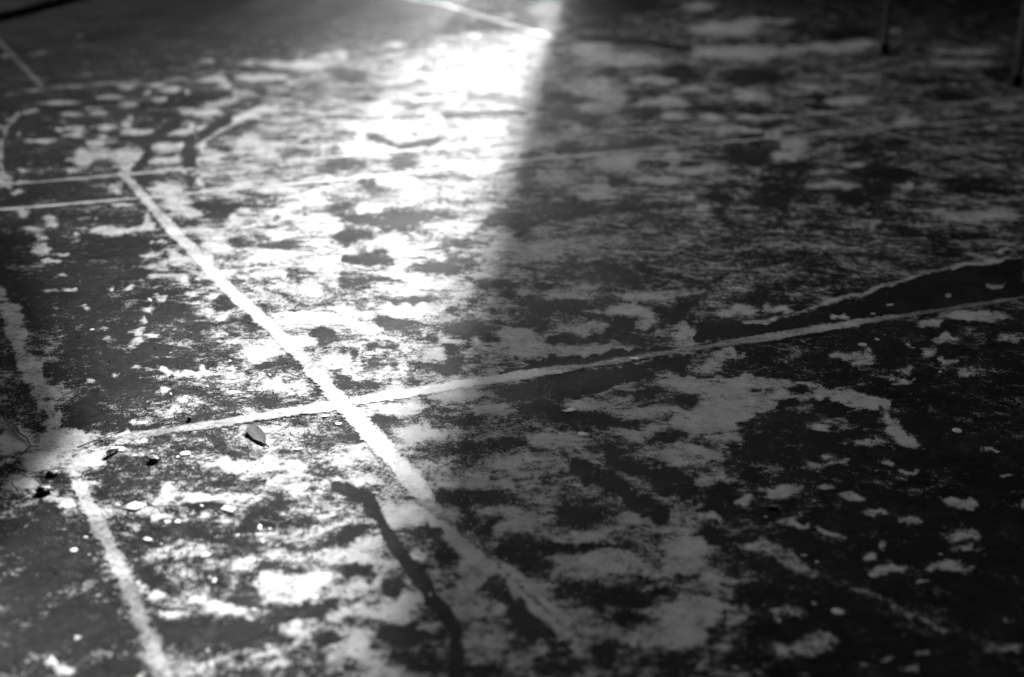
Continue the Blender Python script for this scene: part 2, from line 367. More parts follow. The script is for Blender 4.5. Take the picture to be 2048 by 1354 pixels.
PALE = {
    'tl': [(220, 320, 55, 14), (20, 328, 30, 10), (475, 210, 25, 8), (1225, 360, 50, 15), (1460, 365, 60, 15), (1600, 375, 80, 18),
           (1800, 380, 150, 30), (1900, 330, 50, 20), (2000, 320, 50, 30), (730, 505, 65, 18), (1000, 520, 70, 18), (910, 490, 60, 15),
           (1190, 460, 100, 22), (1260, 470, 50, 25), (1300, 508, 45, 18), (1540, 455, 160, 18), (870, 540, 25, 25), (940, 580, 40, 20),
           (640, 570, 80, 14), (770, 615, 60, 20), (350, 600, 130, 12), (560, 635, 60, 10), (600, 660, 40, 14), (430, 665, 60, 12),
           (1120, 540, 25, 15), (1100, 650, 70, 22), (1220, 660, 60, 25), (1330, 590, 130, 18, -15), (1420, 550, 60, 20), (1450, 680, 130, 28, -20),
           (1350, 710, 40, 25), (1560, 640, 60, 14), (770, 690, 30, 16), (720, 725, 25, 14), (740, 770, 50, 25), (860, 775, 70, 30),
           (960, 745, 60, 12, -25), (1095, 735, 30, 22), (1050, 775, 60, 20), (1170, 760, 30, 20), (600, 740, 45, 20), (610, 795, 35, 14),
           (450, 760, 60, 25), (350, 770, 30, 20), (260, 825, 130, 12), (130, 790, 15, 12), (420, 800, 70, 12), (545, 830, 50, 18),
           (160, 650, 50, 12), (40, 695, 40, 12), (20, 745, 30, 12), (550, 900, 70, 40), (470, 940, 40, 50), (700, 900, 140, 35),
           (730, 950, 90, 35), (960, 870, 80, 30), (1050, 860, 30, 30), (960, 940, 100, 20), (1060, 920, 20, 20), (1220, 930, 70, 60),
           (1190, 1060, 25, 50), (1040, 1000, 120, 15), (1550, 870, 80, 50), (1480, 830, 60, 40), (1000, 1120, 100, 60), (1040, 1200, 70, 70),
           (1130, 1250, 60, 40), (700, 1100, 60, 35), (160, 1000, 30, 12), (440, 1000, 40, 15), (160, 1070, 60, 12), (20, 1050, 40, 40),
           (130, 1130, 40, 14), (140, 1250, 50, 20), (320, 1290, 60, 40), (550, 1280, 30, 10), (760, 1200, 70, 10), (870, 1270, 35, 20),
           (870, 1310, 40, 15), (600, 1335, 120, 12), (1350, 1270, 50, 20), (1420, 1240, 60, 12), (1390, 1310, 50, 30), (1500, 1185, 20, 10),
           (1620, 1240, 90, 25), (1720, 1200, 60, 20), (1860, 1180, 70, 20), (1750, 1290, 70, 30), (1950, 1280, 80, 20), (1280, 1120, 100, 15),
           (1560, 1110, 200, 20), (1400, 1090, 60, 25)],
    'tm': [(1200, 60, 120, 50), (1220, 150, 90, 50), (760, 205, 50, 15), (950, 90, 60, 15), (1050, 245, 90, 30), (320, 260, 50, 15),
           (1470, 510, 150, 50), (1600, 580, 90, 30), (1480, 635, 100, 30), (1650, 350, 250, 40), (1450, 290, 150, 40), (1850, 470, 120, 20),
           (1210, 820, 100, 30), (1010, 885, 70, 22), (1330, 740, 40, 15), (1400, 825, 40, 10), (1600, 950, 150, 50), (1280, 1040, 120, 40),
           (1500, 1120, 150, 50), (1950, 950, 40, 60), (1900, 1050, 150, 25), (1900, 600, 130, 30), (1950, 680, 90, 25), (180, 1215, 90, 30),
           (700, 480, 250, 60), (420, 760, 220, 50), (850, 770, 120, 50), (840, 980, 100, 40), (90, 850, 80, 40), (350, 1060, 130, 50), (740, 1320, 70, 40)],
    'tr': [(130, 515, 120, 18), (440, 560, 70, 40), (820, 520, 110, 20, 10), (1080, 455, 90, 15), (700, 855, 90, 35), (660, 920, 110, 30),
           (420, 770, 80, 20), (580, 780, 60, 30), (290, 770, 70, 20), (400, 690, 60, 20), (230, 690, 60, 20), (130, 40, 110, 25),
           (440, 130, 70, 30), (620, 125, 100, 15), (300, 170, 250, 40), (400, 310, 300, 40), (950, 280, 150, 30), (740, 290, 70, 20),
           (1000, 590, 100, 20), (1400, 720, 70, 30), (1330, 700, 30, 40), (150, 1000, 100, 25), (160, 1210, 35, 18), (50, 1150, 70, 15),
           (900, 1090, 150, 20), (1350, 1080, 60, 25), (1040, 970, 50, 16), (1280, 180, 40, 16), (1100, 260, 120, 30), (1700, 300, 200, 20),
           (1650, 370, 200, 20), (1940, 620, 80, 20), (1880, 745, 40, 18), (1750, 1260, 250, 30)],
    'ml': [(640, 60, 160, 22), (850, 50, 70, 18), (440, 80, 40, 12), (230, 105, 50, 30), (240, 180, 70, 35), (380, 200, 60, 12), (200, 50, 60, 20),
           (290, 240, 35, 15), (880, 200, 70, 14), (945, 130, 25, 10), (1020, 200, 40, 50), (900, 265, 110, 25), (1050, 240, 50, 30),
           (960, 325, 90, 25), (1040, 350, 40, 30), (350, 335, 45, 15), (470, 363, 22, 12), (370, 410, 80, 15), (625, 388, 25, 14),
           (710, 405, 40, 12), (910, 455, 35, 20), (480, 525, 35, 18), (870, 527, 38, 16), (820, 583, 25, 12), (570, 640, 60, 14),
           (600, 690, 40, 14), (770, 640, 60, 30), (790, 700, 60, 35), (880, 660, 50, 14), (1100, 425, 50, 15), (1110, 488, 80, 12),
           (1260, 430, 90, 12, -10), (1250, 550, 80, 30), (660, 910, 30, 10), (530, 950, 35, 18), (800, 860, 40, 15), (1000, 890, 50, 15),
           (1130, 890, 80, 22), (1140, 855, 25, 14), (960, 1005, 40, 20), (1100, 1040, 60, 25), (1370, 1005, 55, 16), (1200, 80, 130, 40),
           (1250, 150, 120, 40), (1170, 230, 60, 40), (1300, 320, 100, 40), (1600, 220, 140, 48), (1900, 260, 150, 50), (1800, 420, 130, 40),
           (1750, 580, 160, 50), (1950, 600, 100, 50), (1500, 790, 120, 50), (1700, 730, 140, 48), (1900, 820, 100, 60), (1640, 980, 130, 55),
           (1350, 20, 50, 25), (1650, 90, 100, 25), (1900, 30, 150, 30), (1930, 140, 90, 30), (1480, 330, 60, 20), (1640, 340, 30, 20),
           (1600, 400, 40, 20), (430, 1280, 180, 48), (100, 1290, 120, 70), (780, 1260, 130, 30), (820, 1175, 50, 15)],
    'mm': [(1430, 640, 130, 38), (1330, 765, 140, 40), (1560, 745, 200, 22), (1650, 540, 120, 30), (1800, 600, 70, 50), (1950, 690, 60, 30),
           (950, 770, 240, 58), (1050, 680, 110, 48), (1100, 420, 60, 13), (1430, 568, 22, 8), (1300, 440, 150, 28), (1750, 440, 180, 28),
           (1100, 190, 300, 58), (1330, 150, 150, 40), (1170, 1010, 35, 14), (1410, 1255, 30, 13), (1980, 770, 90, 26), (330, 140, 200, 50),
           (480, 380, 220, 50), (420, 530, 200, 40), (90, 600, 110, 50), (470, 790, 130, 50), (340, 890, 80, 40), (600, 1010, 250, 40),
           (350, 1110, 200, 40), (500, 1270, 180, 40), (1600, 970, 160, 40), (1500, 1080, 180, 40), (1800, 1110, 200, 40), (1750, 1240, 200, 40),
           (1250, 1290, 180, 40), (1950, 960, 100, 40), (880, 1110, 120, 30)],
    'mr': [(940, 560, 70, 22), (1160, 548, 18, 8), (1265, 495, 18, 12), (1590, 450, 60, 20), (1890, 380, 60, 22), (1960, 170, 80, 20),
           (60, 650, 80, 38), (370, 530, 90, 36), (590, 520, 70, 20), (300, 790, 95, 32), (230, 860, 85, 36), (1000, 790, 95, 24),
           (1130, 780, 55, 46), (1100, 850, 60, 24), (1370, 870, 60, 24), (1340, 930, 50, 13), (1420, 930, 40, 10), (1480, 760, 60, 38),
           (1600, 800, 60, 24), (1730, 880, 110, 38), (1600, 690, 80, 18), (1500, 600, 70, 26), (1700, 560, 170, 30), (1850, 570, 100, 22),
           (1980, 690, 80, 38), (1260, 1180, 100, 38, 30), (1350, 1270, 120, 38, 25), (840, 1220, 70, 28), (1130, 1310, 100, 28),
           (1360, 740, 25, 12), (1000, 1045, 230, 30, 15), (280, 975, 260, 50), (350, 1080, 190, 50), (230, 1190, 150, 70), (300, 1290, 120, 46)],
    'bl': [(100, 220, 150, 70), (300, 80, 250, 80), (350, 300, 100, 38), (500, 60, 130, 48), (1000, 260, 40, 28), (1190, 300, 70, 28),
           (1400, 120, 150, 50), (1530, 100, 110, 50), (1700, 210, 120, 70), (1750, 110, 80, 38), (1960, 60, 80, 58), (980, 410, 60, 22),
           (870, 545, 30, 12), (1390, 680, 110, 38), (880, 870, 55, 36), (1040, 990, 80, 28), (300, 1260, 50, 28), (380, 1300, 80, 28),
           (1270, 950, 100, 42), (1200, 890, 60, 28), (1440, 990, 60, 17), (1700, 800, 190, 64), (1600, 770, 120, 58), (1850, 770, 90, 38),
           (1680, 880, 110, 42), (1950, 620, 100, 36), (1720, 1060, 115, 60), (1690, 1130, 40, 38), (1960, 990, 90, 36), (1980, 1230, 90, 68),
           (1160, 1280, 40, 20), (1260, 1270, 30, 20), (1510, 1210, 30, 14), (1620, 1270, 80, 22), (1830, 490, 20, 14), (1930, 380, 40, 14),
           (840, 1335, 50, 20), (760, 830, 60, 40)],
    'bm': [(400, 400, 150, 64), (600, 400, 110, 46), (1000, 470, 130, 46), (1450, 540, 100, 38), (1750, 410, 110, 48), (1600, 680, 250, 66),
           (1990, 560, 100, 88), (1950, 950, 120, 78), (860, 1160, 110, 56), (920, 970, 50, 38), (130, 1130, 110, 58), (200, 560, 100, 56),
           (100, 650, 150, 46), (300, 980, 160, 44), (80, 960, 120, 36), (400, 900, 50, 56), (1100, 80, 380, 50), (900, 220, 140, 26),
           (1550, 240, 60, 28), (1800, 1100, 250, 56), (120, 200, 110, 34), (80, 60, 100, 50), (180, 790, 100, 24, -40), (545, 740, 45, 36), (760, 960, 70, 50), (800, 1080, 80, 50), (480, 640, 40, 50), (330, 1000, 90, 40),
           (760, 830, 60, 40), (540, 1060, 40, 30)],
    'br': [(120, 60, 200, 56), (200, 170, 140, 52), (630, 270, 100, 36), (430, 310, 60, 22), (230, 410, 60, 28), (50, 590, 130, 66),
           (100, 700, 120, 46), (200, 780, 90, 36), (100, 950, 140, 96), (270, 930, 90, 22, 15), (330, 790, 80, 22), (310, 1010, 60, 28),
           (60, 1100, 80, 66), (780, 110, 80, 36), (950, 100, 100, 15, -10), (900, 60, 60, 24), (1230, 90, 80, 26), (1400, 150, 80, 14, 15),
           (880, 220, 80, 26), (1060, 290, 110, 28, 10), (1150, 380, 70, 17, 10), (1380, 430, 120, 23, 15), (1650, 325, 110, 34),
           (1720, 530, 110, 44), (1700, 600, 60, 18), (1580, 700, 140, 40), (1440, 790, 50, 14), (1250, 715, 110, 26), (1130, 640, 40, 22),
           (1180, 580, 25, 22), (930, 490, 100, 18, 20), (720, 440, 70, 20, 20), (660, 970, 110, 32), (620, 1010, 50, 28), (800, 1180, 150, 56),
           (850, 1130, 90, 40), (1450, 1205, 60, 17), (1220, 1240, 40, 18), (1380, 1300, 60, 28), (400, 1330, 150, 24), (390, 1275, 30, 13),
           (130, 1285, 30, 17), (260, 1160, 40, 18), (1820, 25, 50, 15), (1930, 180, 50, 11), (2030, 300, 30, 46), (1980, 1015, 30, 14)],
}
# thin scatter, speckled rather than solid
SPARSE = {
    'ml': [(1400, 650, 90, 40), (1000, 720, 120, 30), (1030, 640, 80, 25), (60, 980, 80, 80), (350, 980, 110, 60), (870, 1120, 100, 50),
           (960, 1110, 150, 45), (1250, 1300, 320, 45), (1900, 1250, 150, 40), (1400, 1060, 200, 50), (1750, 1060, 160, 50)],
    'bl': [(700, 180, 170, 90), (850, 100, 120, 60), (1100, 190, 180, 60), (1250, 280, 150, 50), (1200, 430, 170, 50), (900, 640, 80, 22),
           (1230, 600, 220, 38), (680, 1160, 70, 46), (620, 1220, 60, 28), (500, 1010, 60, 28), (1100, 790, 90, 40), (1420, 880, 60, 40), (950, 350, 200, 60)],
    'mr': [(720, 1110, 70, 28), (740, 760, 90, 22), (1000, 1200, 200, 50)],
    'mm': [(300, 1040, 300, 40), (900, 1180, 250, 60), (1500, 300, 300, 100), (1300, 250, 250, 60)],
}

def smooth01(t):
    t = np.clip(t, 0, 1)
    return t * t * (3 - 2 * t)

def lattice_noise(hh, ww, cell):
    gy, gx = int(hh / cell) + 3, int(ww / cell) + 3
    g = rng.random((gy, gx)) * 2 - 1
    yy, xx = np.arange(hh) / cell, np.arange(ww) / cell
    y0, x0 = yy.astype(int), xx.astype(int)
    fy, fx = smooth01(yy - y0)[:, None], smooth01(xx - x0)[None, :]
    a = g[y0][:, x0] * (1 - fx) + g[y0][:, x0 + 1] * fx
    b = g[y0 + 1][:, x0] * (1 - fx) + g[y0 + 1][:, x0 + 1] * fx
    return a * (1 - fy) + b * fy

CW, CH = 1024, 677                                # half photo pixels

def build_cover():
    yy, xx = np.mgrid[0:CH, 0:CW].astype(float)
    gy, gx = yy / (CH - 1) * 8, xx / (CW - 1) * 8
    y0, x0 = np.minimum(gy.astype(int), 7), np.minimum(gx.astype(int), 7)
    fy, fx = smooth01(gy - y0), smooth01(gx - x0)
    c = ((BASE[y0, x0] * (1 - fx) + BASE[y0, x0 + 1] * fx) * (1 - fy)
         + (BASE[y0 + 1, x0] * (1 - fx) + BASE[y0 + 1, x0 + 1] * fx) * fy)
    # uneven outlines: the marks below are looked up at slightly shifted places
    wx = lattice_noise(CH, CW, 22) * 8 + lattice_noise(CH, CW, 9) * 6 + lattice_noise(CH, CW, 4) * 3
    wy = lattice_noise(CH, CW, 22) * 3.2 + lattice_noise(CH, CW, 9) * 2.4 + lattice_noise(CH, CW, 4) * 1.2
    far = np.clip(yy / (CH * 0.45), 0.25, 1.0)
    X, Y = xx + wx * (0.5 + 0.5 * far), yy + wy * far

    X0, Y0 = X, Y

    def box(x, y, r):
        return (slice(max(int(y - r), 0), min(int(y + r) + 1, CH)), slice(max(int(x - r), 0), min(int(x + r) + 1, CW)))

    def put(sl, a, val):
        c[sl] = c[sl] * (1 - a) + val * a

    def conv(view, x, y):
        ox, oy = VIEWS[view]
        return (ox + x * VS) / 2, (oy + y * VS) / 2

    def ellipses(table, val, e0, e1, amount=1.0):
        for view, lst in table.items():
            for e in lst:
                x, y = conv(view, e[0], e[1])
                rx, ry = e[2] * VS / 2, e[3] * VS / 2
                a = R(e[4]) if len(e) > 4 else 0.0
                sl = box(x, y, max(rx, ry) * 1.7 + 14)
                dx, dy = X0[sl] - x, Y0[sl] - y
                u, v = dx * math.cos(a) + dy * math.sin(a), -dx * math.sin(a) + dy * math.cos(a)
                d = np.sqrt((u / rx) ** 2 + (v / ry) ** 2)
                put(sl, smooth01((e1 - d) / (e1 - e0)) * amount, val)

    def polygon(view, val, pts):
        P = [conv(view, *p) for p in pts]
        inside = np.zeros_like(c, bool)
        for (x1, y1), (x2, y2) in zip(P, P[1:] + P[:1]):
            cond = (y1 > Y0) != (y2 > Y0)
            with np.errstate(divide='ignore', invalid='ignore'):
                inside ^= cond & (X0 < (x2 - x1) * (Y0 - y1) / (y2 - y1) + x1)
        c[inside] = c[inside] * 0.15 + val * 0.85

    for p in POLYS:
        if p[1] > 0:
            polygon(*p)
    ellipses(SPARSE, -0.05, 0.5, 1.4)
    ellipses(DARK, -0.75, 0.30, 1.5)
    ellipses(PALE, 0.85, 0.30, 1.5)
    for p in POLYS:
        if p[1] < 0:
            polygon(*p)
    ellipses({'mr': [(940, 560, 70, 22), (1160, 548, 18, 8), (1265, 495, 18, 12), (1590, 450, 60, 20), (1890, 380, 60, 22)]}, 0.6, 0.4, 1.4)
    WX, WY = X, Y
    for view, val, hw, pts in STREAKS:
        k = 0.4 if abs(val) > 1 or view in ('mr', 'tl') else 1.0
        X, Y = xx + (WX - xx) * k, yy + (WY - yy) * k
        P = [conv(view, *p) for p in pts]
        d = np.full_like(c, 1e9)
        for (x1, y1), (x2, y2) in zip(P, P[1:]):
            dx, dy = x2 - x1, y2 - y1
            t = np.clip(((X - x1) * dx + (Y - y1) * dy) / (dx * dx + dy * dy), 0, 1)
            d = np.minimum(d, np.hypot(X - x1 - t * dx, Y - y1 - t * dy))
        h = hw * VS / 2
        put((slice(None), slice(None)), smooth01((h * 1.3 + 1 - d) / (h * 0.6 + 1)), val)
    return c

COVER = build_cover()

def cover_at(px, py):
    x, y = np.clip(px / 2, 0, CW - 1.001), np.clip(py / 2, 0, CH - 1.001)
    x0, y0 = x.astype(int), y.astype(int)
    fx, fy = x - x0, y - y0
    v = ((COVER[y0, x0] * (1 - fx) + COVER[y0, x0 + 1] * fx) * (1 - fy)
         + (COVER[y0 + 1, x0] * (1 - fx) + COVER[y0 + 1, x0 + 1] * fx) * fy)
    out = np.maximum.reduce([-px, px - PW, -py * 1.5, py - PH, np.zeros_like(px)])
    k = np.clip(out / 90.0, 0, 1)
    return v * (1 - k) - 0.15 * k

# ------------------------------------------------------------------ the floor, one sheet: fine where the photograph looks, coarse beyond
def build_floor():
    nx, ny = 660, 470
    gx = np.linspace(-160, PW + 160, nx)
    gy = np.linspace(-75, PH + 110, ny)
    PX, PY = np.meshgrid(gx, gy)
    X, Y = ground_np(PX, PY)
    cv = cover_at(PX, PY)
    # gentle unevenness of an old floor, and the crust a millimetre or two thick
    Z = np.clip(cv, 0, 1) * 0.0008 + 0.0006 * np.sin(X * 5.1 + Y * 2.2) * np.sin(Y * 3.7 - X * 1.3)
    edge = np.zeros((ny, nx), bool)
    edge[0], edge[-1], edge[:, 0], edge[:, -1] = True, True, True, True
    Z[edge] = 0
    verts = np.stack([X, Y, Z], -1).reshape(-1, 3)
    idx = np.arange(nx * ny).reshape(ny, nx)
    quads = np.stack([idx[1:, :-1], idx[1:, 1:], idx[:-1, 1:], idx[:-1, :-1]], -1).reshape(-1, 4)
    loop = np.concatenate([idx[0, :-1], idx[:-1, -1], idx[-1, :0:-1], idx[:0:-1, 0]])
    cx, cy = 0.0, 6.0
    b = verts[loop]
    d = b[:, :2] - np.array([cx, cy])
    d /= np.linalg.norm(d, axis=1)[:, None]
    outer = np.concatenate([np.array([[cx, cy]]) + d * 30.0, np.zeros((len(loop), 1))], 1)
    base = len(verts)
    verts = np.concatenate([verts, outer])
    o = base + np.arange(len(loop))
    ring = np.stack([loop, np.roll(loop, -1), np.roll(o, -1), o], -1)
    me = bpy.data.meshes.new('court_floor')
    faces = np.concatenate([quads, ring])
    me.from_pydata(verts.tolist(), [], faces.tolist())
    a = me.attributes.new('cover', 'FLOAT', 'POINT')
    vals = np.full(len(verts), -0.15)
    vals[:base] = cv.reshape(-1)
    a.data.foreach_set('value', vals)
    me.polygons.foreach_set('use_smooth', [True] * len(me.polygons))
    me.update()
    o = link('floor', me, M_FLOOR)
    tag(o, 'dark worn sports floor with broken patches of pale crust', 'floor', kind='structure')
    return o

FLOOR = build_floor()

# ------------------------------------------------------------------ painted lines, thin raised strips with ragged edges
LINE_N = [0]

def court_line(label, pts, width, wear=0.0, wear_pts=None):
    """pts: photo pixels along the middle of the line"""
    z = 0.0017 + 0.0002 * LINE_N[0]
    LINE_N[0] += 1
    P = [at(*p) for p in pts]
    seg = []
    for a, b in zip(P, P[1:]):
        n = max(2, int((b - a).length / 0.05))
        seg += [(a.lerp(b, k / n)) for k in range(n)]
    seg.append(P[-1])
    n = len(seg)
    verts, faces, ws, es = [], [], [], []
    for i, p in enumerate(seg):
        d = (seg[min(i + 1, n - 1)] - seg[max(i - 1, 0)]).normalized()
        sd_ = Vector((-d.y, d.x, 0))
        t = i / (n - 1)
        wv = np.interp(t, [a for a, _ in wear_pts], [b for _, b in wear_pts]) if wear_pts else wear
        end = min((p - seg[0]).length, (seg[-1] - p).length)
        for q in (-1, 0, 1):
            v = p + sd_ * (q * width * 0.75)
            verts.append((v.x, v.y, z))
            ws.append(wv)
            es.append(1.5 * abs(q) + max(0.0, 0.6 - end / 0.08))
    for i in range(n - 1):
        for k in range(2):
            a = i * 3 + k
            faces.append((a, a + 1, a + 4, a + 3))
    me = bpy.data.meshes.new('court_line')
    me.from_pydata(verts, [], faces)
    for nm, vals in (('wear', ws), ('edge', es)):
        at_ = me.attributes.new(nm, 'FLOAT', 'POINT')
        at_.data.foreach_set('value', vals)
    o = link('court_line', me, M_LINE)
    tag(o, label, 'line', kind='structure')
    return o

court_line('broad pale line with a dark torn gap running along its far side',
           [(215, 879), (300, 868), (500, 838), (690, 806), (900, 773), (1100, 743), (1300, 712), (1500, 680), (1700, 648), (1900, 618), (2140, 581)],
           0.066, 0.0, [(0, .3), (.1, .1), (.2, -.2), (.36, -.2), (.42, .25), (.55, .28), (.6, .0), (.7, .0), (.8, .3), (1, .3)])
court_line('broad pale line crossing the line with the torn gap',
           [(238, 345), (262, 364), (294, 402), (355, 470), (461, 583), (581, 690), (690, 812), (772, 903), (861, 1007), (940, 1080), (1022, 1155), (1100, 1228), (1170, 1290)],
           0.056, 0.0, [(0, .1), (.25, -.1), (.6, -.05), (.66, .05), (.74, -.2), (.84, -.1), (.87, .2), (.885, .85), (.93, .7), (.97, .75), (1, 1.1)])
court_line('pale line beside the flakes, grey where its paint is bare',
           [(150, 962), (165, 985), (181, 1015), (220, 1092), (260, 1178), (295, 1268), (330, 1356), (365, 1450)],
           0.056, 0.0, [(0, .0), (.3, .2), (.45, .1), (.6, .35), (.75, .2), (1, .4)])
court_line('thin pale line, nearer of a close pair',
           [(-120, 431), (0, 420), (280, 397), (680, 360), (1015, 325), (1350, 294), (1700, 262), (2150, 226)], 0.05, 0.0)
court_line('thin pale line, farther of a close pair',
           [(-120, 382), (0, 371), (240, 351), (680, 314), (1015, 284), (1213, 263), (1655, 226), (2150, 188)], 0.046, 0.03)
court_line('short faded line on the bare floor leading to a patch edge', [(-60, 22), (0, 85), (40, 127), (85, 174)], 0.07, 0.28)
court_line('pale line crossing from bare floor into full sunlight', [(700, -40), (830, 0), (890, 10), (975, 36), (1083, 68), (1132, 84)], 0.08, 0.0)
court_line('faint slanting line in the shade behind the poles', [(1640, 222), (1673, 234), (1792, 272), (1930, 315), (2150, 385)], 0.05, 0.1)

# ------------------------------------------------------------------ poles standing on the far floor
def pole(px, py, label, r=0.024, h=2.3):
    b = at(px, py)
    e = bpy.data.objects.new('pole', None)
    C.objects.link(e)
    e.location = (b.x, b.y, 0)
    bm = bmesh.new()
    add_tube(bm, [(0, 0, 0.02), (0, 0, 0.9), (0, 0, 1.6), (0, 0, h)], [r, r, r * 0.96, r * 0.96], 20)
    link('shaft', bm_mesh(bm, 'shaft', False), M_POLE, e)
    bm = bmesh.new()
    add_tube(bm, [(0, 0, -0.004), (0, 0, 0.05), (0, 0, 0.07)], [r * 1.25, r * 1.22, r * 1.02], 20)
    link('foot_sleeve', bm_mesh(bm, 'foot_sleeve'), M_BLACK, e)
    bm = bmesh.new()
    add_tube(bm, [(0, 0, h - 0.01), (0, 0, h + 0.01), (0, 0, h + 0.025)], [r * 1.12, r * 1.12, r * 0.5], 20)
    link('end_cap', bm_mesh(bm, 'end_cap'), M_BLACK, e)
    tag(e, label, 'pole', 'poles on the far floor')
    return e

pole(1768, 106, 'thin metal pole standing deeper in the floor, by the pale patches')
pole(2034, 171, 'thin dark pole standing beside the darkest part of the floor')

# a flat dark stripe across the bare corner of the floor
def stripe():
    a, b = at(-150, 73), at(260, -30)
    d = (b - a).normalized()
    q = Vector((-d.y, d.x, 0)) * 0.16
    me = bpy.data.meshes.new('dark_stripe')
    me.from_pydata([(*(p + k * q).xy, 0.0021) for p in (a, b) for k in (-1, 1)], [], [(0, 2, 3, 1)])
    o = link('dark_stripe', me, M_BLACK)
    tag(o, 'black stripe crossing the bare corner of the floor', 'line', kind='structure')
stripe()

# ------------------------------------------------------------------ small things lying on the floor
def flake_mesh(name, lx, ly, lz, n=9, rough=0.18, skew=0.0):
    """a flat irregular chip: two outlines, a bevelled rim and a bumpy top"""
    bm = bmesh.new()
    ph = random.random() * 6
    prof = [1 + rough * random.uniform(-1, 1) + rough * 0.6 * math.sin(2 * t + ph) for t in (2 * math.pi * k / n for k in range(n))]
    rings = []
    for s, z in ((0.94, 0.0), (1.0, 0.35), (0.93, 0.8), (0.6, 1.0)):
        ring = []
        for k in range(n):
            t = 2 * math.pi * k / n
            x, y = math.cos(t) * prof[k] * s * lx / 2, math.sin(t) * prof[k] * s * ly / 2
            ring.append(bm.verts.new((x + skew * y, y, z * lz * (1 + 0.15 * random.uniform(-1, 1) * (z > 0)))))
        rings.append(ring)
    for r0, r1 in zip(rings, rings[1:]):
        for k in range(n):
            bm.faces.new((r0[k], r0[(k + 1) % n], r1[(k + 1) % n], r1[k]))
    bm.faces.new(rings[0][::-1])
    bm.faces.new(rings[-1])
    return bm_mesh(bm, name, False)

def flake(px, py, wpx, hpx, label, group=None, name='flake', mat=None, n=9, rough=0.18, turn=None, skew=0.0, thick=None, cat='flake'):
    p = at(px, py)
    m = px_m(px, py)
    dist = (p - Vector((0, 0, CAM_H))).length
    big = 1.15 if name != 'crumb' else 0.95
    lx = wpx * m * big
    hpx *= big
    lz = thick * 0.4 if thick else max(0.0012, 0.09 * min(lx, 0.03))
    ly = max((hpx * m - lz * 0.9) * dist / CAM_H, lx * 0.35)
    o = link(name, flake_mesh(name, lx, ly, lz, n, rough, skew), mat or M_CHIP)
    o.location = (p.x, p.y, 0.0005)
    o.rotation_euler.z = math.atan2(p.y, p.x) - math.pi / 2 + (R(turn) if turn else 0)
    tag(o, label, cat, group)
    return o

flake(270, 1014, 30, 17, 'largest white flake on the floor, a rounded slab beside the pale line', n=11, rough=0.12, thick=0.008)
flake(457, 1019, 27, 15, 'white flake with slanted ends like a leaning rectangle', n=4, rough=0.05, turn=0, skew=-0.35, thick=0.007)
flake(371, 908, 23, 10, 'pointed oval white flake near the dark husk', n=8, rough=0.14)
flake(597, 899, 17, 5, 'small white rod lying alone near the brown leaf', n=8, rough=0.05, turn=14, name='rod', cat='rod')
flake(651, 833, 16, 5, 'small white rod close under the crossing of the lines', n=8, rough=0.05, turn=14, name='rod', cat='rod')
flake(148, 1101, 13, 9, 'single squarish white flake on the darkest floor', n=5, rough=0.08)
flake(242, 899, 14, 9, 'round white flake at the end of a pale stick', n=9, rough=0.1)
flake(1675, 1224, 22, 11, 'lone pale flake on dark floor beside a faint streak', n=9, rough=0.14)
flake(1269, 719, 26, 7, 'thin white scrap stuck to the torn gap of the line', n=6, rough=0.3, thick=0.012)
flake(1139, 821, 22, 8, 'white star-shaped scrap on bare dark floor', n=9, rough=0.55)
flake(1163, 868, 20, 9, 'pale lumpy scrap at the rim of the bare dark floor', n=8, rough=0.3)
flake(1914, 862, 16, 9, 'single pale lump in the shaded bare floor', n=8, rough=0.15)
flake(1725, 690, 17, 7, 'pale oval lump below the shaded end of the broad line', n=8, rough=0.15)
flake(155, 1276, 14, 9, 'three-cornered white scrap on the darkest floor', n=3, rough=0.15)
SMALL = [(419, 917, 9, 6), (356, 914, 9, 5), (519, 1055, 13, 12), (540, 1058, 7, 6), (514, 1070, 8, 6), (475, 1071, 9, 6), (525, 1084, 9, 8),
         (429, 1161, 10, 9), (420, 1155, 6, 6), (509, 1220, 13, 9), (410, 1111, 20, 12), (296, 1080, 20, 9), (333, 1044, 16, 8), (356, 1044, 15, 8),
         (308, 1009, 9, 6), (290, 1010, 7, 6), (404, 1012, 7, 6), (638, 985, 14, 7), (386, 937, 6, 4), (333, 1102, 8, 6), (415, 1301, 8, 6),
         (323, 1089, 6, 4), (460, 722, 6, 6), (540, 750, 6, 5), (415, 773, 5, 5), (342, 788, 5, 5), (502, 764, 6, 4), (677, 848, 14, 6),
         (597, 897, 5, 4), (1633, 1124, 8, 6), (1608, 1111, 12, 5), (1628, 1207, 14, 6), (1880, 1109, 9, 5), (1755, 679, 10, 5), (626, 1196, 20, 13),
         (904, 1155, 15, 9), (861, 1191, 10, 7), (1263, 978, 6, 5), (1531, 1034, 8, 6), (1745, 628, 10, 5), (1780, 610, 11, 7),
         (1880, 744, 10, 5), (612, 976, 6, 10), (170, 1075, 8, 5), (178, 1110, 7, 4), (185, 660, 10, 5), (300, 600, 8, 6)]
for (x, y, a, b) in SMALL:
    flake(x, y, a, b, 'small pale crumb lying on the worn floor', 'pale crumbs scattered over the floor', n=random.choice((5, 6, 7)), rough=0.38,
          turn=random.uniform(-20, 20), name='crumb', cat='crumb')

# stick ending at the round flake
def twig(label, branches, r, mat, name='twig', cat='twig', z=0.004):
    bm = bmesh.new()
    for pts in branches:
        P = []
        for i, p in enumerate(pts):
            q = at(*p)
            P.append((q.x, q.y, z + r + 0.002 * math.sin(i * 1.7)))
        add_tube(bm, P, [r * (1 - 0.5 * i / len(P)) for i in range(len(P))], 6)
    o = link(name, bm_mesh(bm, name, True), mat)
    tag(o, label, cat)
    return o

